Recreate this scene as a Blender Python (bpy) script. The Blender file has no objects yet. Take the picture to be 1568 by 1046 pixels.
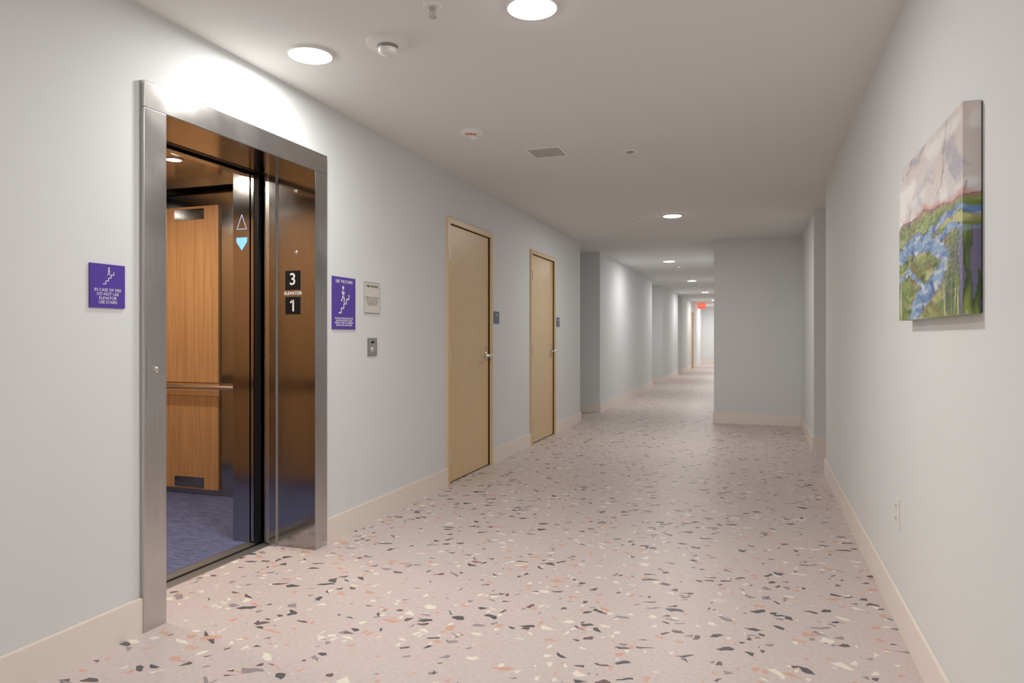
import bpy, bmesh, math
from math import pi, sin, cos, radians
from mathutils import Vector, Matrix, noise

# ------------------------------------------------------------------ constants
H = 2.56; CAMZ = 1.206
XL = -2.38; XR = 0.562; XP = -0.58; YP = 10.28; YEND = 33.0; YB = -5.0
LAMP_W = 17.5; CAR_W = 7.5
scene = bpy.context.scene

# ------------------------------------------------------------------ materials
def newmat(name):
    m = bpy.data.materials.new(name); m.use_nodes = True
    nt = m.node_tree; b = nt.nodes["Principled BSDF"]
    return m, nt, b
def N(nt, t, **kw):
    n = nt.nodes.new(t)
    for k, v in kw.items():
        if k == 'inp':
            for kk, vv in v.items(): n.inputs[kk].default_value = vv
        else: setattr(n, k, v)
    return n
def ramp(nt, stops, interp='LINEAR'):
    r = N(nt, 'ShaderNodeValToRGB'); cr = r.color_ramp; cr.interpolation = interp
    while len(cr.elements) > 1: cr.elements.remove(cr.elements[-1])
    cr.elements[0].position = stops[0][0]; cr.elements[0].color = (*stops[0][1], 1)
    for p, c in stops[1:]:
        e = cr.elements.new(p); e.color = (*c, 1)
    return r
def simple(name, col, rough=0.5, metal=0.0, var=0.0, nscale=8.0, bump=0.0, bscale=200, stretch=(1,1,1), emit=None, estr=0, spec=0.5):
    m, nt, b = newmat(name)
    b.inputs['Base Color'].default_value = (*col, 1)
    b.inputs['Roughness'].default_value = rough; b.inputs['Metallic'].default_value = metal
    b.inputs['Specular IOR Level'].default_value = spec
    if var > 0 or bump > 0:
        tc = N(nt, 'ShaderNodeTexCoord'); mp = N(nt, 'ShaderNodeMapping'); mp.inputs['Scale'].default_value = stretch
        nt.links.new(tc.outputs['Object'], mp.inputs['Vector'])
    if var > 0:
        n = N(nt, 'ShaderNodeTexNoise', inp={'Scale': nscale, 'Detail': 2.0})
        nt.links.new(mp.outputs[0], n.inputs['Vector'])
        lo = tuple(max(0, c*(1-var)) for c in col); hi = tuple(min(1, c*(1+var)) for c in col)
        r = ramp(nt, [(0.3, lo), (0.7, hi)])
        nt.links.new(n.outputs['Fac'], r.inputs[0]); nt.links.new(r.outputs[0], b.inputs['Base Color'])
    if bump > 0:
        n2 = N(nt, 'ShaderNodeTexNoise', inp={'Scale': bscale, 'Detail': 2.0})
        nt.links.new(mp.outputs[0], n2.inputs['Vector'])
        bp = N(nt, 'ShaderNodeBump', inp={'Strength': bump, 'Distance': 0.002})
        nt.links.new(n2.outputs['Fac'], bp.inputs['Height']); nt.links.new(bp.outputs[0], b.inputs['Normal'])
    if emit:
        b.inputs['Emission Color'].default_value = (*emit, 1); b.inputs['Emission Strength'].default_value = estr
    return m

M_wall = simple('wall_paint', (0.765, 0.785, 0.79), 0.8, var=0.008, nscale=3)
M_ceil = simple('ceiling_paint', (0.79, 0.795, 0.775), 0.9)
M_base = simple('baseboard_paint', (0.90, 0.81, 0.73), 0.4)
M_doorm = simple('door_paint_tan', (0.73, 0.52, 0.28), 0.35, var=0.03)
M_dframe = simple('door_frame_tan', (0.72, 0.50, 0.265), 0.35)
M_chrome = simple('satin_chrome', (0.7, 0.68, 0.66), 0.25, 1.0)
M_black = simple('black_rubber', (0.006, 0.006, 0.007), 0.45, spec=0.2)
M_dark = simple('shaft_dark', (0.015, 0.014, 0.014), 0.8)
M_white = simple('white_plastic', (0.85, 0.84, 0.81), 0.4)
M_wprint = simple('white_print', (0.85, 0.85, 0.87), 0.5)
M_bprint = simple('black_print', (0.02, 0.02, 0.02), 0.5)
M_purple = simple('purple_acrylic', (0.075, 0.035, 0.34), 0.35)
M_paper = simple('notice_paper', (0.70, 0.67, 0.60), 0.5)
M_slate = simple('slate_sign', (0.07, 0.10, 0.17), 0.4)
M_grey = simple('grey_grille', (0.30, 0.29, 0.28), 0.5)
M_lgrey = simple('vent_grey', (0.60, 0.59, 0.57), 0.5)
M_red = simple('red_print', (0.7, 0.03, 0.02), 0.5)
M_exit = simple('exit_red_glow', (0.8, 0.03, 0.02), 0.5, emit=(1, 0.06, 0.03), estr=1.5)
M_lamp = simple('led_diffuser', (0.9, 0.9, 0.9), 0.5, emit=(1.0, 0.97, 0.93), estr=24)
M_carlamp = simple('car_lamp', (0.9, 0.9, 0.9), 0.5, emit=(1.0, 0.9, 0.75), estr=6)
M_lantern = simple('lantern_blue', (0.1, 0.2, 0.8), 0.5, emit=(0.10, 0.30, 1.0), estr=2.4)
M_lanternup = simple('lantern_outline', (0.7, 0.8, 1), 0.5, emit=(0.5, 0.65, 1.0), estr=0.25)
M_alum = simple('aluminium_sill', (0.6, 0.6, 0.58), 0.35, 1.0)

def steel(name, col, rough, vert=True):
    m, nt, b = newmat(name)
    tc = N(nt, 'ShaderNodeTexCoord'); mp = N(nt, 'ShaderNodeMapping')
    mp.inputs['Scale'].default_value = (60, 60, 0.6) if vert else (60, 0.6, 60)
    nt.links.new(tc.outputs['Object'], mp.inputs['Vector'])
    n = N(nt, 'ShaderNodeTexNoise', inp={'Scale': 5.0, 'Detail': 4.0})
    nt.links.new(mp.outputs[0], n.inputs['Vector'])
    n2 = N(nt, 'ShaderNodeTexNoise', inp={'Scale': 3.5, 'Detail': 2.0})
    nt.links.new(tc.outputs['Object'], n2.inputs['Vector'])
    r = ramp(nt, [(0.3, tuple(c*0.86 for c in col)), (0.7, col)])
    nt.links.new(n.outputs['Fac'], r.inputs[0]); nt.links.new(r.outputs[0], b.inputs['Base Color'])
    mr = N(nt, 'ShaderNodeMapRange', inp={'From Min': 0.3, 'From Max': 0.7, 'To Min': rough*0.75, 'To Max': rough*1.3})
    nt.links.new(n2.outputs['Fac'], mr.inputs['Value']); nt.links.new(mr.outputs[0], b.inputs['Roughness'])
    b.inputs['Metallic'].default_value = 1.0
    bp = N(nt, 'ShaderNodeBump', inp={'Strength': 0.12, 'Distance': 0.001})
    nt.links.new(n.outputs['Fac'], bp.inputs['Height']); nt.links.new(bp.outputs[0], b.inputs['Normal'])
    return m
M_steel = steel('brushed_steel', (0.57, 0.56, 0.55), 0.25)
M_steelh = steel('brushed_steel_horizontal', (0.57, 0.56, 0.55), 0.25, False)
M_steelb = steel('brushed_steel_car', (0.37, 0.375, 0.385), 0.13)

def woodmat():
    m, nt, b = newmat('car_wood_veneer')
    tc = N(nt, 'ShaderNodeTexCoord'); mp = N(nt, 'ShaderNodeMapping'); mp.inputs['Scale'].default_value = (28, 28, 0.9)
    nt.links.new(tc.outputs['Object'], mp.inputs['Vector'])
    n = N(nt, 'ShaderNodeTexNoise', inp={'Scale': 2.2, 'Detail': 5.0, 'Distortion': 0.6})
    nt.links.new(mp.outputs[0], n.inputs['Vector'])
    r = ramp(nt, [(0.25, (0.42, 0.19, 0.07)), (0.5, (0.53, 0.265, 0.105)), (0.8, (0.62, 0.33, 0.14))])
    nt.links.new(n.outputs['Fac'], r.inputs[0]); nt.links.new(r.outputs[0], b.inputs['Base Color'])
    b.inputs['Roughness'].default_value = 0.38
    return m
M_wood = woodmat()

def carfloormat():
    m, nt, b = newmat('car_vinyl_blue')
    tc = N(nt, 'ShaderNodeTexCoord'); mp = N(nt, 'ShaderNodeMapping'); mp.inputs['Scale'].default_value = (4, 22, 1); mp.inputs['Rotation'].default_value = (0, 0, 0.5)
    nt.links.new(tc.outputs['Object'], mp.inputs['Vector'])
    n = N(nt, 'ShaderNodeTexNoise', inp={'Scale': 3.0, 'Detail': 4.0, 'Distortion': 1.0})
    nt.links.new(mp.outputs[0], n.inputs['Vector'])
    r = ramp(nt, [(0.3, (0.045, 0.06, 0.15)), (0.7, (0.14, 0.16, 0.31))])
    nt.links.new(n.outputs['Fac'], r.inputs[0]); nt.links.new(r.outputs[0], b.inputs['Base Color'])
    b.inputs['Roughness'].default_value = 0.55
    return m
M_carfloor = carfloormat()

def terrazzo():
    m, nt, b = newmat('terrazzo_floor')
    L = nt.links.new
    tc = N(nt, 'ShaderNodeTexCoord')
    wn = N(nt, 'ShaderNodeTexNoise', inp={'Scale': 20.0, 'Detail': 1.0}); L(tc.outputs['Object'], wn.inputs['Vector'])
    sub = N(nt, 'ShaderNodeVectorMath', operation='SUBTRACT'); sub.inputs[1].default_value = (0.5, 0.5, 0.5)
    L(wn.outputs['Color'], sub.inputs[0])
    sc = N(nt, 'ShaderNodeVectorMath', operation='SCALE'); sc.inputs['Scale'].default_value = 0.03
    L(sub.outputs[0], sc.inputs[0])
    add = N(nt, 'ShaderNodeVectorMath', operation='ADD'); L(tc.outputs['Object'], add.inputs[0]); L(sc.outputs[0], add.inputs[1])
    bn = N(nt, 'ShaderNodeTexNoise', inp={'Scale': 55.0, 'Detail': 3.0}); L(tc.outputs['Object'], bn.inputs['Vector'])
    br = ramp(nt, [(0.3, (0.59, 0.485, 0.46)), (0.7, (0.66, 0.56, 0.535))]); L(bn.outputs['Fac'], br.inputs[0])
    cur = br.outputs[0]
    def layer(cur, rot, scl, scale, keep, thr, rnd, off, stops):
        mp = N(nt, 'ShaderNodeMapping'); mp.vector_type = 'TEXTURE'
        mp.inputs['Rotation'].default_value = (0, 0, radians(rot)); mp.inputs['Scale'].default_value = (scl, 1/scl, 1); mp.inputs['Location'].default_value = (off, off*1.7, 0)
        L(add.outputs[0], mp.inputs['Vector'])
        v = N(nt, 'ShaderNodeTexVoronoi', voronoi_dimensions='2D', feature='F1', inp={'Scale': scale, 'Randomness': 1.0})
        e = N(nt, 'ShaderNodeTexVoronoi', voronoi_dimensions='2D', feature='DISTANCE_TO_EDGE', inp={'Scale': scale, 'Randomness': 1.0})
        L(mp.outputs[0], v.inputs['Vector']); L(mp.outputs[0], e.inputs['Vector'])
        sp = N(nt, 'ShaderNodeSeparateColor'); L(v.outputs['Color'], sp.inputs[0])
        k = N(nt, 'ShaderNodeMath', operation='LESS_THAN'); L(sp.outputs[0], k.inputs[0]); k.inputs[1].default_value = keep
        th = N(nt, 'ShaderNodeMath', operation='MULTIPLY_ADD'); L(sp.outputs[2], th.inputs[0]); th.inputs[1].default_value = rnd; th.inputs[2].default_value = thr
        g = N(nt, 'ShaderNodeMath', operation='GREATER_THAN'); L(e.outputs['Distance'], g.inputs[0]); L(th.outputs[0], g.inputs[1])
        mk = N(nt, 'ShaderNodeMath', operation='MULTIPLY'); L(k.outputs[0], mk.inputs[0]); L(g.outputs[0], mk.inputs[1])
        r = ramp(nt, stops, 'CONSTANT'); L(sp.outputs[1], r.inputs[0])
        mx = N(nt, 'ShaderNodeMix', data_type='RGBA'); L(mk.outputs[0], mx.inputs['Factor']); L(cur, mx.inputs['A']); L(r.outputs[0], mx.inputs['B'])
        return mx.outputs['Result']
    dk = (0.10, 0.095, 0.105); plum = (0.17, 0.105, 0.105); peach = (0.66, 0.38, 0.29); cream = (0.84, 0.78, 0.67); mauve = (0.32, 0.27, 0.28); tan = (0.66, 0.50, 0.43)
    cur = layer(cur, 70, 1.2, 30, 0.14, 0.13, 0.18, 3.1, [(0, cream), (0.35, peach), (0.55, tan), (0.68, mauve), (0.82, plum)])
    cur = layer(cur, -30, 1.3, 19.5, 0.115, 0.15, 0.17, 1.3, [(0, cream), (0.32, peach), (0.58, mauve), (0.74, dk)])
    cur = layer(cur, 12, 1.35, 18, 0.12, 0.14, 0.17, 0.0, [(0, dk), (0.38, plum), (0.64, mauve), (0.76, peach), (0.88, cream)])
    L(cur, b.inputs['Base Color'])
    b.inputs['Roughness'].default_value = 0.42; b.inputs['Specular IOR Level'].default_value = 0.35
    return m
M_floor = terrazzo()

# ------------------------------------------------------------------ geometry helpers
def finish(bm, name, mat, parent=None, smooth=False):
    me = bpy.data.meshes.new(name)
    bmesh.ops.recalc_face_normals(bm, faces=bm.faces)
    bm.to_mesh(me); bm.free()
    o = bpy.data.objects.new(name, me)
    scene.collection.objects.link(o)
    if mat: me.materials.append(mat)
    if smooth:
        for p in me.polygons: p.use_smooth = True
        try: me.set_sharp_from_angle(angle=radians(35))
        except Exception: pass
    if parent: o.parent = parent
    return o
def addbox(bm, x0, x1, y0, y1, z0, z1):
    vs = [bm.verts.new((x, y, z)) for x in (x0, x1) for y in (y0, y1) for z in (z0, z1)]
    for f in ((0,1,3,2),(4,6,7,5),(0,4,5,1),(2,3,7,6),(0,2,6,4),(1,5,7,3)):
        bm.faces.new([vs[i] for i in f])
def boxes(name, lst, mat, parent=None, bevel=0):
    bm = bmesh.new()
    for b in lst: addbox(bm, *b)
    if bevel:
        bmesh.ops.bevel(bm, geom=list(bm.edges), offset=bevel, segments=2, affect='EDGES', profile=0.6)
    return finish(bm, name, mat, parent)
def lathe(name, prof, mat, parent=None, M=Matrix(), segs=40):
    bm = bmesh.new(); rings = []
    for r, z in prof:
        if r < 1e-6: rings.append([bm.verts.new(M @ Vector((0, 0, z)))])
        else: rings.append([bm.verts.new(M @ Vector((r*cos(2*pi*i/segs), r*sin(2*pi*i/segs), z))) for i in range(segs)])
    for a, b in zip(rings[:-1], rings[1:]):
        for i in range(segs):
            j = (i+1) % segs
            if len(a) == 1 and len(b) == 1: continue
            if len(a) == 1: bm.faces.new((a[0], b[i], b[j]))
            elif len(b) == 1: bm.faces.new((a[i], a[j], b[0]))
            else: bm.faces.new((a[i], a[j], b[j], b[i]))
    return finish(bm, name, mat, parent, True)
def empty(name, loc=(0, 0, 0)):
    e = bpy.data.objects.new(name, None); e.empty_display_size = 0.1
    scene.collection.objects.link(e); return e
def T(x, y, z): return Matrix.Translation((x, y, z))
RX_pY = Matrix.Rotation(radians(90), 4, 'X')     # local z -> -Y
RZ_X = Matrix.Rotation(radians(90), 4, 'Y')      # local z -> +X
def text(body, size, M, mat, parent, name, align='CENTER', bold=0.0, sx=1.0):
    c = bpy.data.curves.new(name + '_c', 'FONT'); c.body = body; c.size = size; c.align_x = align; c.align_y = 'CENTER'
    c.extrude = 0.0004; c.offset = bold; c.space_line = 0.95
    o = bpy.data.objects.new(name + '_t', c); scene.collection.objects.link(o)
    bpy.context.view_layer.update()
    dg = bpy.context.evaluated_depsgraph_get()
    me = bpy.data.meshes.new_from_object(o.evaluated_get(dg))
    bpy.data.objects.remove(o)
    me.transform(M @ Matrix.Diagonal((sx, 1, 1, 1))); me.materials.clear(); me.materials.append(mat)
    no = bpy.data.objects.new(name, me); scene.collection.objects.link(no); no.parent = parent
    return no
def disk_lamp(name, loc, size, power, col, parent):
    l = bpy.data.lights.new(name, 'AREA'); l.shape = 'DISK'; l.size = size; l.energy = power; l.color = col
    o = bpy.data.objects.new(name, l); scene.collection.objects.link(o); o.location = loc; o.parent = parent
    return o
F_LEFT = Matrix(((0, 0, 1, 0), (1, 0, 0, 0), (0, 1, 0, 0), (0, 0, 0, 1)))
F_NY = Matrix(((1, 0, 0, 0), (0, 0, -1, 0), (0, 1, 0, 0), (0, 0, 0, 1)))
def polys(name, plist, M, mat, parent, th=0.0006):
    bm = bmesh.new()
    for pl in plist:
        a = [bm.verts.new(M @ Vector((x, y, th))) for x, y in pl]
        b = [bm.verts.new(M @ Vector((x, y, 0))) for x, y in pl]
        bm.faces.new(a); n = len(pl)
        for i in range(n): bm.faces.new((a[i], b[i], b[(i+1) % n], a[(i+1) % n]))
    return finish(bm, name, mat, parent)
def seg(p, q, w):
    d = Vector((q[0]-p[0], q[1]-p[1])); d.normalize(); n = Vector((-d.y, d.x))*w/2
    return [(p[0]+n.x, p[1]+n.y), (q[0]+n.x, q[1]+n.y), (q[0]-n.x, q[1]-n.y), (p[0]-n.x, p[1]-n.y)]
def disc(c, r, n=16): return [(c[0]+r*cos(2*pi*i/n), c[1]+r*sin(2*pi*i/n)) for i in range(n)]

# ------------------------------------------------------------------ key Y positions
EY0, EY1, EZ = 2.335, 3.40, 2.145
FW = 0.115
D1 = (5.218, 6.240); D2 = (7.43, 8.45); D3 = (27.3, 28.3)
DF = 0.045; DZ = 2.135
A1 = (9.775, 11.1); A2 = (16.97, 18.9); A3 = (22.8, 24.1)
AR = (6.70, 8.10)
TH = 0.15
boxes('floor', [(XL-0.285, XR+1.6, YB, YEND+0.2, -0.12, 0.0), (-3.9, XL-0.285, 9.4, YEND+0.2, -0.12, 0.0)], M_floor)
boxes('ceiling', [(XL-0.285, XR+1.6, YB, YEND+0.2, H, H+0.15), (-3.9, XL-0.285, 9.4, YEND+0.2, H, H+0.15)], M_ceil)
def lw(y0, y1, z0=0, z1=H): return (XL-TH, XL, y0, y1, z0, z1)
L = [lw(YB, EY0), lw(EY0, EY1, EZ), lw(EY1, D1[0]+DF)]
L += [lw(D1[0]+DF, D1[1]-DF, DZ), lw(D1[1]-DF, D2[0]+DF), lw(D2[0]+DF, D2[1]-DF, DZ), lw(D2[1]-DF, A1[0])]
def alc(y0, y1, dep=1.15):
    return [(XL-dep, XL-TH, y0-TH, y0, 0, H), (XL-dep-TH, XL-dep, y0-TH, y1+TH, 0, H), (XL-dep, XL-TH, y1, y1+TH, 0, H)]
L += alc(*A1) + [lw(A1[1], A2[0])] + alc(*A2) + [lw(A2[1], A3[0])] + alc(*A3)
L += [lw(A3[1], D3[0]+DF), lw(D3[0]+DF, D3[1]-DF, DZ), lw(D3[1]-DF, YEND)]
boxes('wall_left', L, M_wall)
boxes('wall_right', [(XR, XR+TH, YB, AR[0], 0, H), (XR+TH, XR+1.2, AR[0]-TH, AR[0], 0, H), (XR+1.2, XR+1.2+TH, AR[0]-TH, AR[1]+TH, 0, H),
                     (XR+TH, XR+1.2, AR[1], AR[1]+TH, 0, H), (XR, XR+TH, AR[1], YP, 0, H)], M_wall)
boxes('wall_pier', [(XP, XR+TH, YP, YP+TH, 0, H), (XP, XP+TH, YP+TH, YEND, 0, H)], M_wall)
boxes('wall_far', [(XL-TH, XP+TH, YEND, YEND+TH, 0, H)], M_wall)
boxes('wall_back', [(XL-TH, XR+TH, YB-TH, YB, 0, H)], M_wall)
BH = 0.145; BT = 0.014
def bb(name, lst):
    bm = bmesh.new()
    for b in lst: addbox(bm, *b, 0, BH)
    top = [e for e in bm.edges if all(v.co.z > BH-1e-4 for v in e.verts)]
    bmesh.ops.bevel(bm, geom=top, offset=0.004, segments=2, affect='EDGES')
    return finish(bm, name, M_base)
def bl(y0, y1): return (XL, XL+BT, y0, y1)
lst = [bl(YB, EY0-FW), bl(EY1+FW, D1[0]), bl(D1[1], D2[0]), bl(D2[1], A1[0]), bl(A1[1], A2[0]), bl(A2[1], A3[0]), bl(A3[1], D3[0]), bl(D3[1], YEND)]
for a in (A1, A2, A3):
    lst += [(XL-1.15, XL+BT, a[1]-BT, a[1]), (XL-1.15, XL+BT, a[0], a[0]+BT), (XL-1.15, XL-1.15+BT, a[0]+BT, a[1]-BT)]
bb('baseboard_left', lst)
bb('baseboard_right', [(XR-BT, XR, YB, AR[0]), (XR-BT, XR+1.2, AR[0], AR[0]+BT), (XR-BT, XR+1.2, AR[1]-BT, AR[1]), (XR+1.2-BT, XR+1.2, AR[0]+BT, AR[1]-BT), (XR-BT, XR, AR[1], YP-BT)])
bb('baseboard_pier', [(XP-BT, XR, YP-BT, YP), (XP-BT, XP, YP, YEND-BT)])
bb('baseboard_far', [(XL+BT, XP-BT, YEND-BT, YEND)])
bb('baseboard_back', [(XL, XR, YB, YB+BT)])

# ------------------------------------------------------------------ doors
def door(name, y0, y1, lever=True):
    P = empty(name)
    fx0, fx1 = XL-TH+0.01, XL+0.018
    oz = DZ+DF
    boxes('frame', [(fx0, fx1, y0, y0+DF, 0, oz), (fx0, fx1, y1-DF, y1, 0, oz), (fx0, fx1, y0+DF, y1-DF, DZ, oz)], M_dframe, P, 0.003)
    boxes('leaf', [(XL-0.056, XL-0.010, y0+DF+0.004, y1-DF-0.004, 0.012, DZ-0.004)], M_doorm, P, 0.002)
    boxes('frame_stop', [(XL-0.072, XL-0.057, y0+DF, y0+DF+0.016, 0, DZ), (XL-0.072, XL-0.057, y1-DF-0.016, y1-DF, 0, DZ), (XL-0.072, XL-0.057, y0+DF, y1-DF, DZ-0.016, DZ)], M_dframe, P)
    boxes('closet_dark_backing', [(XL-TH+0.001, XL-TH+0.008, y0+DF, y1-DF, 0, DZ)], M_dark, P)
    for i, z in enumerate((0.22, 1.06, 1.89)):
        yh = y0+DF+0.002
        lathe('hinge_%d' % i, [(0, -0.062), (0.006, -0.06), (0.0095, -0.057), (0.0095, 0.057), (0.006, 0.06), (0, 0.062)], M_chrome, P, T(XL+0.014, yh, z), 14)
        boxes('hinge_leaf_%d' % i, [(XL-0.010, XL-0.007, yh, yh+0.032, z-0.055, z+0.055)], M_chrome, P)
    yk = y1-DF-0.075; z = 1.03
    lathe('lever_rose', [(0, 0), (0.036, 0), (0.036, 0.006), (0.030, 0.011), (0.014, 0.014), (0.013, 0.055), (0, 0.055)], M_chrome, P, T(XL-0.010, yk, z) @ RZ_X, 28)
    bm = bmesh.new(); prev = None
    for i in range(9):
        t = i/8; c = Vector((XL+0.046-0.008*t*t+0.004*sin(t*pi), yk+0.012-0.125*t, z+0.002)); r = 0.0135-0.003*t
        ring = [bm.verts.new(c+Vector((0.75*r*cos(a*pi/5), 0, r*1.1*sin(a*pi/5)))) for a in range(10)]
        if prev:
            for a in range(10): bm.faces.new((prev[a], prev[(a+1) % 10], ring[(a+1) % 10], ring[a]))
        else: bm.faces.new(ring)
        prev = ring
    bm.faces.new(prev); finish(bm, 'lever_handle', M_chrome, P, True)
    lathe('key_cylinder', [(0, 0), (0.018, 0), (0.018, 0.008), (0.009, 0.01), (0, 0.01)], M_chrome, P, T(XL-0.010, yk, z+0.075) @ RZ_X, 20)
    return P
door('door_1', *D1); door('door_2', *D2); door('door_3', *D3)
def room_sign(y):
    P = empty('room_sign')
    boxes('plate', [(XL, XL+0.006, y, y+0.14, 1.335, 1.45)], M_slate, P, 0.0015)
    text('ELEC', 0.028, T(XL+0.0062, y+0.07, 1.415) @ F_LEFT, M_wprint, P, 'lettering')
    polys('braille', [disc((y+0.04+0.012*i, 1.37+0.008*(i % 2)), 0.002, 8) for i in range(6)], T(XL+0.006, 0, 0) @ F_LEFT, M_wprint, P)
room_sign(6.30); room_sign(8.52)

# ------------------------------------------------------------------ elevator
E = empty('elevator')
XF = XL+0.02
XJ = XL-0.285
ez1 = EZ+0.11
boxes('jamb_face_near', [(XL, XF, EY0-FW, EY0, 0, EZ)], M_steel, E, 0.002)
boxes('jamb_face_far', [(XL, XF, EY1, EY1+FW, 0, EZ)], M_steel, E, 0.002)
boxes('head_face', [(XL, XF, EY0-FW, EY1+FW, EZ+0.001, ez1)], M_steelh, E, 0.002)
boxes('jamb_return_near', [(XJ, XF-0.001, EY0-0.003, EY0+0.001, 0, EZ)], M_steel, E)
boxes('jamb_return_far', [(XJ+0.05, XF-0.001, EY1-0.002, EY1+0.002, 0, EZ), (XJ, XJ+0.045, EY1-0.014, EY1+0.002, 0, EZ)], M_steelb, E, 0.0008)
boxes('jamb_seam_strip', [(XJ+0.045, XJ+0.05, EY1-0.006, EY1+0.002, 0, EZ)], M_chrome, E)
boxes('head_return', [(XJ, XF-0.001, EY0, EY1-0.003, EZ-0.002, EZ+0.002)], M_steelb, E)
boxes('hoist_door_panels', [(XJ-0.028, XJ-0.004, EY1+0.002, EY1+0.98, 0.01, EZ+0.03), (XJ-0.058, XJ-0.034, EY1+0.016, EY1+0.98, 0.01, EZ+0.03)], M_steel, E, 0.001)
boxes('hoist_header', [(XJ-0.065, XJ-0.002, EY0-0.25, EY1+0.9, EZ+0.004, H)], M_black, E)
XS = XJ-0.065
boxes('hoist_sill', [(XS, XJ, EY0-0.02, EY1+0.9, -0.02, 0.002)] + [(XJ-0.020-0.02*i, XJ-0.012-0.02*i, EY0-0.02, EY1+0.9, 0.002, 0.005) for i in range(3)], M_alum, E)
XC = XS-0.03
boxes('car_sill', [(XC-0.07, XC, EY0-0.1, EY1+0.5, -0.02, 0.002)] + [(XC-0.018-0.022*i, XC-0.01-0.022*i, EY0-0.02, EY1, 0.002, 0.005) for i in range(3)], M_alum, E)
boxes('pit_gap', [(XC, XS, EY0-0.3, EY1+0.5, -0.3, -0.28)], M_black, E)
boxes('car_door_panels', [(XC-0.022, XC-0.002, EY1+0.012, EY1+0.9, 0.01, EZ+0.03), (XC-0.046, XC-0.026, EY1+0.002, EY1+0.9, 0.01, EZ+0.03)], M_steelb, E, 0.001)
boxes('car_door_edge_bumper', [(XC-0.010, XC+0.022, EY1-0.012, EY1+0.010, 0.01, EZ+0.01)], M_black, E, 0.001)
CX0 = XC-0.07
CX1 = -4.60; CY0, CY1 = 1.95, 4.30; CH = 2.36
boxes('car_front_return_far', [(CX0-0.10, XC-0.05, EY1-0.004, CY1, 0.0, CH)], M_steelb, E, 0.002)
boxes('car_front_return_near', [(CX0-0.04, XC-0.05, CY0, EY0-0.01, 0.0, CH)], M_steelb, E, 0.002)
boxes('car_transom', [(CX0-0.04, XC-0.05, EY0-0.01, EY1-0.004, EZ+0.01, CH)], M_steelb, E, 0.002)
boxes('car_floor', [(CX1, CX0, CY0, CY1, -0.05, 0.004)], M_carfloor, E)
boxes('car_shell', [(CX1, CX0-0.04, CY1, CY1+0.03, 0, CH), (CX1, CX0-0.04, CY0-0.03, CY0, 0, CH), (CX1-0.03, CX1, CY0-0.03, CY1+0.03, 0, CH)], M_steelb, E)
boxes('car_ceiling', [(CX1, CX0, CY0, CY1, CH, CH+0.03)], M_steelb, E)
wp = []
def pan_y(x0, x1, y, s):
    return [(x0, x1, min(y, y+s*0.02), max(y, y+s*0.02), 0.05, 0.76), (x0, x1, min(y, y+s*0.02), max(y, y+s*0.02), 0.86, 2.20)]
for x0, x1 in ((-4.34, -3.83), (-3.70, -3.05)):
    wp += pan_y(x0, x1, CY1, -1) if x0 < -3.8 else []
    wp += pan_y(x0, x1, CY0, 1)
for i in range(3):
    y0 = CY0+0.06+i*0.76
    wp += [(CX1, CX1+0.02, y0, y0+0.70, 0.05, 0.76), (CX1, CX1+0.02, y0, y0+0.70, 0.86, 2.20)]
wp += [(-4.34, -3.83, CY1-0.012, CY1, 0.76, 0.86)]
boxes('car_wood_panels', wp, M_wood, E, 0.002)
boxes('car_ceiling_panel', [(CX1+0.12, CX0-0.14, CY0+0.12, CY1-0.12, CH-0.04, CH-0.02)], M_steelb, E, 0.003)
boxes('car_vents', [(-4.24, -3.96, CY1-0.026, CY1-0.02, 0.065, 0.14), (-4.24, -3.96, CY1-0.026, CY1-0.02, 2.10, 2.18)] +
      [(-4.23, -3.97, CY1-0.030, CY1-0.026, 0.075+0.013*i, 0.081+0.013*i) for i in range(5)] +
      [(-4.23, -3.97, CY1-0.030, CY1-0.026, 2.11+0.013*i, 2.116+0.013*i) for i in range(5)], M_steelb, E)
lathe('handrail', [(0, 0), (0.016, 0), (0.018, 0.003), (0.018, 1.50), (0.016, 1.503), (0, 1.503)], M_chrome, E, T(CX1+0.07, CY1-0.075, 0.83) @ RZ_X, 20)
boxes('handrail_posts', [(x, x+0.02, CY1-0.075, CY1, 0.82, 0.84) for x in (-4.40, -3.4)], M_chrome, E)
for i, (x, y) in enumerate(((-3.46, 3.48), (-3.46, 2.6), (-4.15, 3.48), (-4.15, 2.6))):
    lathe('car_downlight_%d' % i, [(0, -0.004), (0.045, -0.004), (0.045, 0)], M_carlamp, E, T(x, y, CH-0.041), 16)
    lathe('car_downlight_ring_%d' % i, [(0.046, 0), (0.046, -0.006), (0.06, -0.004), (0.06, 0)], M_chrome, E, T(x, y, CH-0.040), 24)
    disk_lamp('car_lamp_%d' % i, (x, y, CH-0.048), 0.085, CAR_W, (1.0, 0.88, 0.72), E)
cj = T(0, EY1-0.005, 0) @ F_NY
lx = (XC-0.05 + CX0-0.10)/2 + 0.005
polys('car_lantern_down', [[(lx-0.038, 1.79), (lx+0.038, 1.79), (lx+0.038, 1.765), (lx, 1.715), (lx-0.038, 1.765)]], cj, M_lantern, E)
polys('car_lantern_up', [seg((lx-0.034, 1.84), (lx+0.034, 1.84), 0.005), seg((lx+0.034, 1.84), (lx, 1.925), 0.005), seg((lx, 1.925), (lx-0.034, 1.84), 0.005)], cj, M_lanternup, E)
polys('jamb_screws', [disc((XC-0.058, z), 0.004, 10) for z in (0.2, 0.6, 1.0, 1.4, 1.8)], cj, M_chrome, E)
rx = -2.51
boxes('floor_number_plates', [(rx-0.05, rx+0.05, EY1-0.005, EY1-0.001, 1.475, 1.585), (rx-0.05, rx+0.05, EY1-0.005, EY1-0.001, 1.335, 1.435)], M_black, E, 0.001)
jf2 = EY1-0.0052
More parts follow.
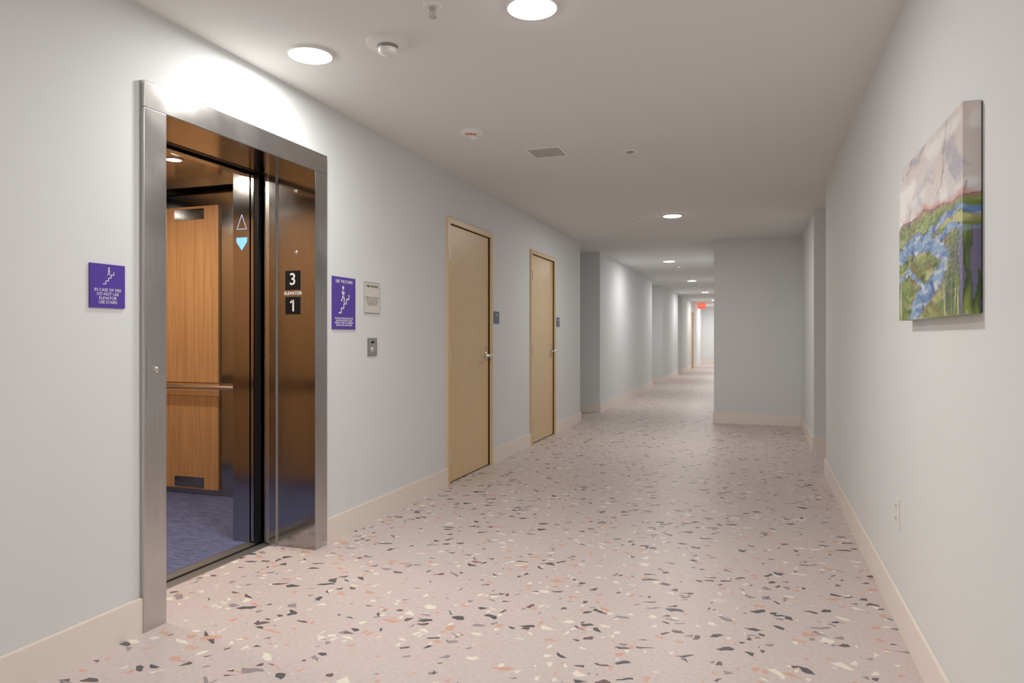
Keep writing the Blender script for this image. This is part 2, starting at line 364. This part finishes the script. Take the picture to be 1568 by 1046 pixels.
text('3', 0.095, T(rx, jf2, 1.533) @ F_NY, M_wprint, E, 'floor_number_3', bold=0.001)
polys('floor_number_1', [seg((rx+0.004, 1.352), (rx+0.004, 1.418), 0.011), seg((rx+0.003, 1.415), (rx-0.016, 1.402), 0.010)], T(0, jf2+0.0002, 0) @ F_NY, M_wprint, E)
text('ELEVATOR', 0.025, T(rx, EY1-0.0022, 1.455) @ F_NY, M_wprint, E, 'elevator_lettering', bold=0.0006)
for z in (1.69, 2.04):
    lathe('jamb_button_%d' % int(z*100), [(0, 0.006), (0.008, 0.006), (0.012, 0.003), (0.013, 0)], M_chrome, E, T(rx+0.02, EY1-0.002, z) @ RX_pY, 18)
boxes('key_switch_plate', [(XF, XF+0.003, EY0-FW+0.015, EY0-0.012, 0.955, 1.165)], M_steel, E, 0.001)
lathe('key_switch', [(0, 0.012), (0.008, 0.012), (0.012, 0.009), (0.014, 0)], M_chrome, E, T(XF+0.003, EY0-FW/2, 1.07) @ RZ_X, 20)
boxes('shaft_enclosure', [(CX1-0.3, CX1-0.2, 1.3, 4.75, -0.3, H+0.1), (CX1-0.3, XL-TH, 1.2, 1.3, -0.3, H+0.1), (CX1-0.3, XL-TH, 4.72, 4.82, -0.3, H+0.1),
                          (CX1-0.3, XL-0.3, 1.2, 4.82, H, H+0.1), (CX1-0.3, XL-0.31, 1.2, 4.82, -0.34, -0.3)], M_dark, E)

# ------------------------------------------------------------------ signs
def stick(cx, cy, s):
    P = [disc((cx, cy+0.95*s), 0.12*s, 16)]
    P += [seg((cx, cy+0.80*s), (cx+0.02*s, cy+0.35*s), 0.17*s), seg((cx+0.02*s, cy+0.40*s), (cx+0.16*s, cy+0.15*s), 0.10*s), seg((cx+0.16*s, cy+0.17*s), (cx+0.12*s, cy-0.10*s), 0.09*s),
          seg((cx, cy+0.40*s), (cx-0.12*s, cy+0.12*s), 0.10*s), seg((cx-0.12*s, cy+0.14*s), (cx-0.26*s, cy-0.02*s), 0.09*s),
          seg((cx, cy+0.75*s), (cx+0.2*s, cy+0.52*s), 0.07*s), seg((cx, cy+0.75*s), (cx-0.2*s, cy+0.55*s), 0.07*s)]
    return P
def stairs(x0, y0, st, n, w):
    P = []
    for i in range(n):
        P.append(seg((x0+i*st, y0+i*st), (x0+(i+1)*st+w/2, y0+i*st), w)); P.append(seg((x0+(i+1)*st, y0+i*st), (x0+(i+1)*st, y0+(i+1)*st), w))
    return P
S1 = empty('fire_stairs_sign')
y0, y1, z0, z1 = 1.985, 2.142, 1.318, 1.487; cy = (y0+y1)/2
boxes('plate', [(XL, XL+0.006, y0, y1, z0, z1)], M_purple, S1, 0.0015)
fm = T(XL+0.006, 0, 0) @ F_LEFT
polys('pictogram', stairs(cy-0.022, z0+0.092, 0.012, 4, 0.003) + stick(cy+0.004, z0+0.128, 0.027), fm, M_wprint, S1)
text('IN CASE OF FIRE\nDO NOT USE\nELEVATOR\nUSE STAIRS', 0.0165, T(XL+0.0062, cy, z0+0.045) @ F_LEFT, M_wprint, S1, 'lettering')
S2 = empty('use_stairs_sign')
y0, y1, z0, z1 = 3.588, 3.842, 1.252, 1.568; cy = (y0+y1)/2
boxes('plate', [(XL, XL+0.006, y0, y1, z0, z1)], M_purple, S2, 0.0015)
text('USE THE STAIRS', 0.026, T(XL+0.0062, cy, z1-0.028) @ F_LEFT, M_wprint, S2, 'heading')
polys('pictogram', stairs(cy-0.06, z0+0.10, 0.028, 4, 0.008) + stick(cy-0.012, z0+0.172, 0.085), fm, M_wprint, S2)
text('IN CASE OF FIRE DO NOT USE\nELEVATOR USE EXIT STAIRS\nNEAREST STAIR AT CORRIDOR\nEND OF HALL BOTH SIDES', 0.0145, T(XL+0.0062, cy, z0+0.045) @ F_LEFT, M_wprint, S2, 'small_print')
S3 = empty('push_for_help_notice')
y0, y1, z0, z1 = 3.946, 4.142, 1.358, 1.562; cy = (y0+y1)/2
boxes('plate', [(XL, XL+0.006, y0, y1, z0, z1)], M_chrome, S3, 0.001)
boxes('paper', [(XL+0.006, XL+0.0068, y0+0.006, y1-0.006, z0+0.006, z1-0.006)], M_paper, S3)
text('PUSH FOR HELP', 0.021, T(XL+0.0072, cy, z1-0.028) @ F_LEFT, M_bprint, S3, 'heading', bold=0.0004)
text('\n'.join(['EMERGENCY CALL FOR ASSISTANCE', 'PRESS BUTTON AND WAIT FOR', 'RED LIGHT TO COME ON THEN', 'SPEAK CLEARLY INTO PANEL', 'REMAIN HERE UNTIL HELP', 'ARRIVES AT THIS FLOOR']), 0.0105, T(XL+0.0072, cy, z0+0.08) @ F_LEFT, M_grey, S3, 'small_print')
S4 = empty('elevator_call_button')
y0, y1, z0, z1 = 3.99, 4.11, 1.08, 1.20; cy = (y0+y1)/2
boxes('plate', [(XL, XL+0.005, y0, y1, z0, z1)], M_steel, S4, 0.0015)
boxes('inner_plate', [(XL+0.005, XL+0.007, y0+0.02, y1-0.02, z0+0.015, z1-0.015)], M_grey, S4, 0.001)
lathe('button', [(0, 0.008), (0.014, 0.008), (0.017, 0.005), (0.018, 0)], M_chrome, S4, T(XL+0.006, cy, 1.125) @ RZ_X, 24)
polys('label', [[(cy-0.02, 1.165), (cy+0.02, 1.165), (cy+0.02, 1.178), (cy-0.02, 1.178)]], T(XL+0.007, 0, 0) @ F_LEFT, M_black, S4)

# ------------------------------------------------------------------ outlet on right wall
O = empty('wall_outlet')
oy = 3.36
boxes('plate', [(XR-0.006, XR, oy-0.037, oy+0.037, 0.402, 0.522)], M_white, O, 0.0025)
boxes('receptacles', [(XR-0.009, XR-0.006, oy-0.018, oy+0.018, 0.418, 0.452), (XR-0.009, XR-0.006, oy-0.018, oy+0.018, 0.472, 0.506)], M_white, O, 0.002)
boxes('slots', [(XR-0.0095, XR-0.009, oy+dy-0.0015, oy+dy+0.0015, z, z+0.012) for z in (0.432, 0.486) for dy in (-0.007, 0.007)], M_black, O)

# ------------------------------------------------------------------ ceiling lights
def ceil_light(x, y, k=1.0):
    P = empty('ceiling_light')
    lathe('trim_ring', [(0.098, -0.010), (0.101, -0.012), (0.106, -0.008), (0.108, 0)], M_white, P, T(x, y, H), 48)
    lathe('diffuser', [(0, -0.018), (0.085, -0.018), (0.096, -0.014), (0.100, -0.008)], M_lamp, P, T(x, y, H), 32)
    disk_lamp('led_lamp', (x, y, H-0.020), 0.17, LAMP_W*k, (1.0, 0.97, 0.925), P)
for x, y, k in ((-2.02, 2.87, 0.9), (-0.872, 2.755, 1.1), (-0.896, 8.0, 1.0), (-1.49, 12.8, .95), (-1.49, 17.4, 1), (-1.49, 22.0, 1.1), (-1.49, 26.8, 1.3), (-1.49, 31.2, 2.0), (-0.9, -1.2, 1), (-0.9, -3.6, 1)):  # last two are unseen downlights, added behind the camera as fill light
    ceil_light(x, y, k)
# ------------------------------------------------------------------ ceiling devices
def sprinkler(x, y, s=1.0):
    P = empty('ceiling_sprinkler')
    lathe('escutcheon', [(0.0, -0.004), (0.014*s, -0.004), (0.02*s, -0.007), (0.036*s, -0.006), (0.04*s, 0)], M_white, P, T(x, y, H), 28)
    lathe('body', [(0.012*s, -0.004), (0.012*s, -0.014), (0.006*s, -0.018), (0.003*s, -0.04), (0.006*s, -0.042), (0.0*s, -0.043)], M_chrome, P, T(x, y, H), 20)
    boxes('yoke_arms', [(x-0.013*s, x-0.010*s, y-0.003, y+0.003, H-0.042, H-0.012), (x+0.010*s, x+0.013*s, y-0.003, y+0.003, H-0.042, H-0.012), (x-0.013*s, x+0.013*s, y-0.003, y+0.003, H-0.045, H-0.041)], M_chrome, P)
    lathe('deflector', [(0, -0.045), (0.017*s, -0.045), (0.018*s, -0.047), (0, -0.048)], M_chrome, P, T(x, y, H), 20)
sprinkler(-1.256, 2.62); sprinkler(-1.28, 8.05); sprinkler(-1.40, 13.6); sprinkler(-1.4, 18.5)
sm = empty('smoke_detector')
lathe('base', [(0, -0.02), (0.085, -0.021), (0.095, -0.018), (0.098, 0)], M_white, sm, T(-1.604, 2.87, H), 48)
lathe('sensor_neck', [(0, -0.034), (0.036, -0.034), (0.042, -0.024), (0.05, -0.020)], M_grey, sm, T(-1.604, 2.87, H), 36)
lathe('sensor_head', [(0, -0.060), (0.030, -0.059), (0.040, -0.052), (0.043, -0.034), (0, -0.033)], M_white, sm, T(-1.604, 2.87, H), 36)
fa = empty('ceiling_fire_alarm')
fx, fy = -1.78, 4.32
lathe('base', [(0, -0.03), (0.055, -0.03), (0.078, -0.022), (0.086, -0.010), (0.087, 0)], M_white, fa, T(fx, fy, H), 48)
lathe('strobe_lens', [(0, -0.052), (0.012, -0.05), (0.02, -0.044), (0.022, -0.029)], M_white, fa, T(fx+0.012, fy-0.006, H), 24)
text('FIRE', 0.038, T(fx+0.008, fy-0.050, H-0.0305) @ Matrix.Rotation(radians(22), 4, 'Z') @ Matrix.Rotation(pi, 4, 'X'), M_red, fa, 'lettering', bold=0.001)
cd = empty('round_ceiling_speaker')
lathe('flange', [(0.03, -0.006), (0.05, -0.008), (0.058, -0.004), (0.059, 0)], M_white, cd, T(-0.88, 5.145, H), 36)
lathe('cone', [(0, -0.012), (0.02, -0.011), (0.031, -0.005)], M_grey, cd, T(-0.88, 5.145, H), 36)
vg = empty('ceiling_vent_grille'); vx, vy, vs = -1.456, 4.96, 0.135
boxes('frame', [(vx-vs, vx+vs, vy-vs, vy-vs+0.02, H-0.008, H), (vx-vs, vx+vs, vy+vs-0.02, vy+vs, H-0.008, H), (vx-vs, vx-vs+0.02, vy-vs+0.02, vy+vs-0.02, H-0.008, H), (vx+vs-0.02, vx+vs, vy-vs+0.02, vy+vs-0.02, H-0.008, H)], M_white, vg)
boxes('louvres', [(vx-vs+0.02, vx+vs-0.02, vy-vs+0.025+0.0155*i, vy-vs+0.033+0.0155*i, H-0.007, H-0.002) for i in range(15)], M_lgrey, vg)
boxes('dark_backing', [(vx-vs+0.02, vx+vs-0.02, vy-vs+0.02, vy+vs-0.02, H-0.002, H-0.0005)], M_dark, vg)
ex = empty('exit_sign')
boxes('canopy', [(-2.2, -2.0, 28.88, 28.96, H-0.02, H)], M_white, ex)
boxes('housing', [(-2.26, -1.94, 28.89, 28.95, H-0.23, H-0.02)], M_exit, ex, 0.004)
text('EXIT', 0.15, T(-2.10, 28.888, H-0.125) @ F_NY, M_wprint, ex, 'lettering', bold=0.004)

# ------------------------------------------------------------------ painting
def mix(a, b, t):
    t = max(0, min(1, t)); return tuple(a[i]*(1-t)+b[i]*t for i in range(3))
def fn(x, y, z=0.0, o=3): return noise.fractal(Vector((x, y, z)), 1.0, 2.0, o)
def srgb(c): return tuple((v/255)**2.2 for v in c)
SKY = [srgb(c) for c in ((216, 212, 212), (182, 178, 190), (222, 208, 200), (238, 236, 234))]
GR = [srgb(c) for c in ((98, 128, 48), (146, 160, 82), (58, 82, 40), (190, 186, 124), (118, 110, 58))]
BL = [srgb(c) for c in ((92, 132, 186), (138, 172, 206), (60, 86, 148), (206, 216, 222))]
R1 = [(1.08, .50, .02), (.8, .51, .025), (.55, .47, .025), (.25, .49, .025), (-.05, .45, .025)]
R2 = [(.02, .40, .03), (.3, .44, .04), (.58, .41, .045), (.80, .31, .05), (.72, .21, .055), (.5, .13, .055), (.32, .05, .065), (.22, -.08, .08)]
R3 = [(1.05, .40, .015), (.85, .43, .02), (.6, .41, .02)]
R4 = [(-.05, .27, .015), (.2, .30, .02), (.4, .22, .02), (.55, .14, .015)]
def rdist(u, v, R):
    best = 9
    for (a0, b0, w0), (a1, b1, w1) in zip(R[:-1], R[1:]):
        dx, dy = a1-a0, b1-b0; t = max(0, min(1, ((u-a0)*dx+(v-b0)*dy)/(dx*dx+dy*dy)))
        d = math.hypot((u-a0-dx*t)*0.8, v-b0-dy*t)/(w0+(w1-w0)*t)
        best = min(best, d)
    return best
def paint(u, v):
    hz = 0.60 + 0.025*sin(u*5.0) + 0.03*fn(u*5, 1.2)
    wx = 0.25*fn(u*3, v*3, 4.0); wy = 0.25*fn(u*3+9, v*3, 8.0)
    if v > hz:
        n = fn((u*0.9-v*0.7+wx)*5, (u*0.7+v+wy)*2.0, 1.0, 5)
        c = mix(SKY[0], SKY[2], 0.5+1.1*n)
        c = mix(c, SKY[1], 2.0*fn(u*4+wx*4, v*6+wy*3, 7.0))
        c = mix(c, SKY[3], 2.2*fn(u*3-wx*4+5, v*5, 3.0))
        s = abs(fn((u-0.5*v)*2.4+wx*1.2, v*0.8, 12.0, 1)); k = fn(u*5, v*5, 40.0)
        if s < 0.016 and k > -0.05: c = mix(c, srgb((150, 100, 84)), 0.8*(1-s/0.016))
        if v < hz+0.035: c = mix(srgb((206, 150, 142)), c, (v-hz)/0.035+0.8*fn(u*9, v*9)+0.15)
        return c
    d = (hz-v)/hz
    n = fn(u*7+wx*5, v*22+wy*6, 2.0, 4)
    c = mix(GR[0], GR[1], 0.5+1.6*n)
    c = mix(c, GR[3], 2.0*fn(u*4+3, v*14, 5.0)); c = mix(c, GR[2], 2.2*fn(u*8, v*12+4, 6.0)-0.1)
    c = mix(c, GR[4], 2.0*fn(u*5+8, v*9+4, 26.0)-0.1)
    uu = u+0.05*fn(u*6, v*9, 31.0); vv = v+0.035*fn(u*7, v*8, 33.0)
    t = min(rdist(uu, vv, R1), rdist(uu, vv, R2), rdist(uu, vv, R3), rdist(uu, vv, R4))
    g = fn(u*30+0.8*fn(v*2, u*3), v*2.0, 20.0, 3)
    reach = 0
    if v < 0.42: reach = max(0, min(1, (u-0.80+0.35*(0.42-v))*5))
    reach = max(reach, max(0, min(1, (0.16-u)*7))*max(0, min(1, (0.34-v)*5)))
    if reach > 0:
        gc = mix(GR[1], GR[2], 0.5+2.4*g)
        if g > 0.28: gc = mix(gc, srgb((120, 110, 150)), 0.8)
        if g < -0.28: gc = mix(gc, srgb((226, 224, 180)), 0.8)
        c = mix(c, gc, reach)
    if t < 1.25:
        q = fn(u*9+v*6, v*18-u*5, 9.0, 4)
        b = mix(BL[0], BL[1], 0.5+1.8*q); b = mix(b, BL[3], 2.0*fn(u*8, v*22+7, 2.0)-0.12); b = mix(b, BL[2], 2*fn(u*12, v*14, 11.0)-0.1)
        k = max(0, (t-0.9)/0.35)
        b = mix(b, srgb((120, 100, 70)), max(0, min(0.7, (t-0.8)*3)))
        c = mix(b, c, max(k, reach*0.6))
    if d < 0.05: c = mix(srgb((150, 96, 110)), c, d/0.05)
    return c
def painting():
    P = empty('landscape_painting')
    xf = XR-0.046; ya, yb = 3.06, 2.17; za, zb = 1.268, 1.834
    W = ya-yb; HH = zb-za; NU, NV = 300, 190; dpt = 0.043
    bm = bmesh.new(); cols = {}
    def grid(fu, nu, nv):
        g = [[None]*(nv+1) for _ in range(nu+1)]
        for i in range(nu+1):
            for j in range(nv+1):
                p, uv = fu(i/nu, j/nv); vtx = bm.verts.new(p); g[i][j] = vtx; cols[vtx] = paint(*uv)
        for i in range(nu):
            for j in range(nv): bm.faces.new((g[i][j], g[i+1][j], g[i+1][j+1], g[i][j+1]))
    def relief(u, v): return 0.0012*fn(u*30, v*40, 3.0)
    grid(lambda u, v: (Vector((xf-(relief(u, v) if 0.01 < u < 0.99 and 0.01 < v < 0.99 else 0), ya-W*u, za+HH*v)), (u, v)), NU, NV)
    grid(lambda u, v: (Vector((xf+dpt*u, yb, za+HH*v)), (1+u*0.045, v)), 14, NV)
    grid(lambda u, v: (Vector((xf+dpt*u, ya, za+HH*v)), (-u*0.045, v)), 6, NV)
    grid(lambda u, v: (Vector((xf+dpt*v, ya-W*u, zb)), (u, 1+v*0.06)), NU//2, 6)
    grid(lambda u, v: (Vector((xf+dpt*v, ya-W*u, za)), (u, 0.0)), NU//2, 6)
    order = list(bm.verts); clist = [cols[v] for v in order]
    bmesh.ops.recalc_face_normals(bm, faces=bm.faces)
    me = bpy.data.meshes.new('painted_canvas'); bm.to_mesh(me); bm.free()
    ca = me.color_attributes.new('paint', 'FLOAT_COLOR', 'POINT')
    flat = []
    for c in clist: flat += [max(0, c[0]), max(0, c[1]), max(0, c[2]), 1.0]
    ca.data.foreach_set('color', flat)
    m, nt, b = newmat('acrylic_paint')
    at = N(nt, 'ShaderNodeAttribute', attribute_name='paint'); nt.links.new(at.outputs['Color'], b.inputs['Base Color'])
    b.inputs['Roughness'].default_value = 0.4
    me.materials.append(m)
    for p in me.polygons: p.use_smooth = False
    o = bpy.data.objects.new('painted_canvas', me); scene.collection.objects.link(o); o.parent = P
    boxes('stretcher_bars', [(xf+0.02, XR-0.001, yb+0.001, yb+0.04, za+0.004, zb-0.004), (xf+0.02, XR-0.001, ya-0.04, ya-0.004, za+0.004, zb-0.004), (xf+0.02, XR-0.001, yb+0.04, ya-0.04, za+0.004, za+0.04), (xf+0.02, XR-0.001, yb+0.04, ya-0.04, zb-0.04, zb-0.004)], M_black, P)
painting()

# ------------------------------------------------------------------ world, camera
w = bpy.data.worlds.new('world'); scene.world = w; w.use_nodes = True
w.node_tree.nodes['Background'].inputs[0].default_value = (0.02, 0.02, 0.02, 1)
cam = bpy.data.cameras.new('camera'); co = bpy.data.objects.new('camera', cam); scene.collection.objects.link(co)
cam.sensor_width = 36; cam.lens = 24.8; cam.shift_y = -7/1568; cam.clip_start = 0.02
co.location = (0, 0, CAMZ); co.rotation_euler = (radians(90), 0, radians(19.2))
scene.camera = co
scene.view_settings.view_transform = 'Standard'
scene.view_settings.look = 'None'
scene.view_settings.exposure = 0.0
scene.view_settings.gamma = 1.1
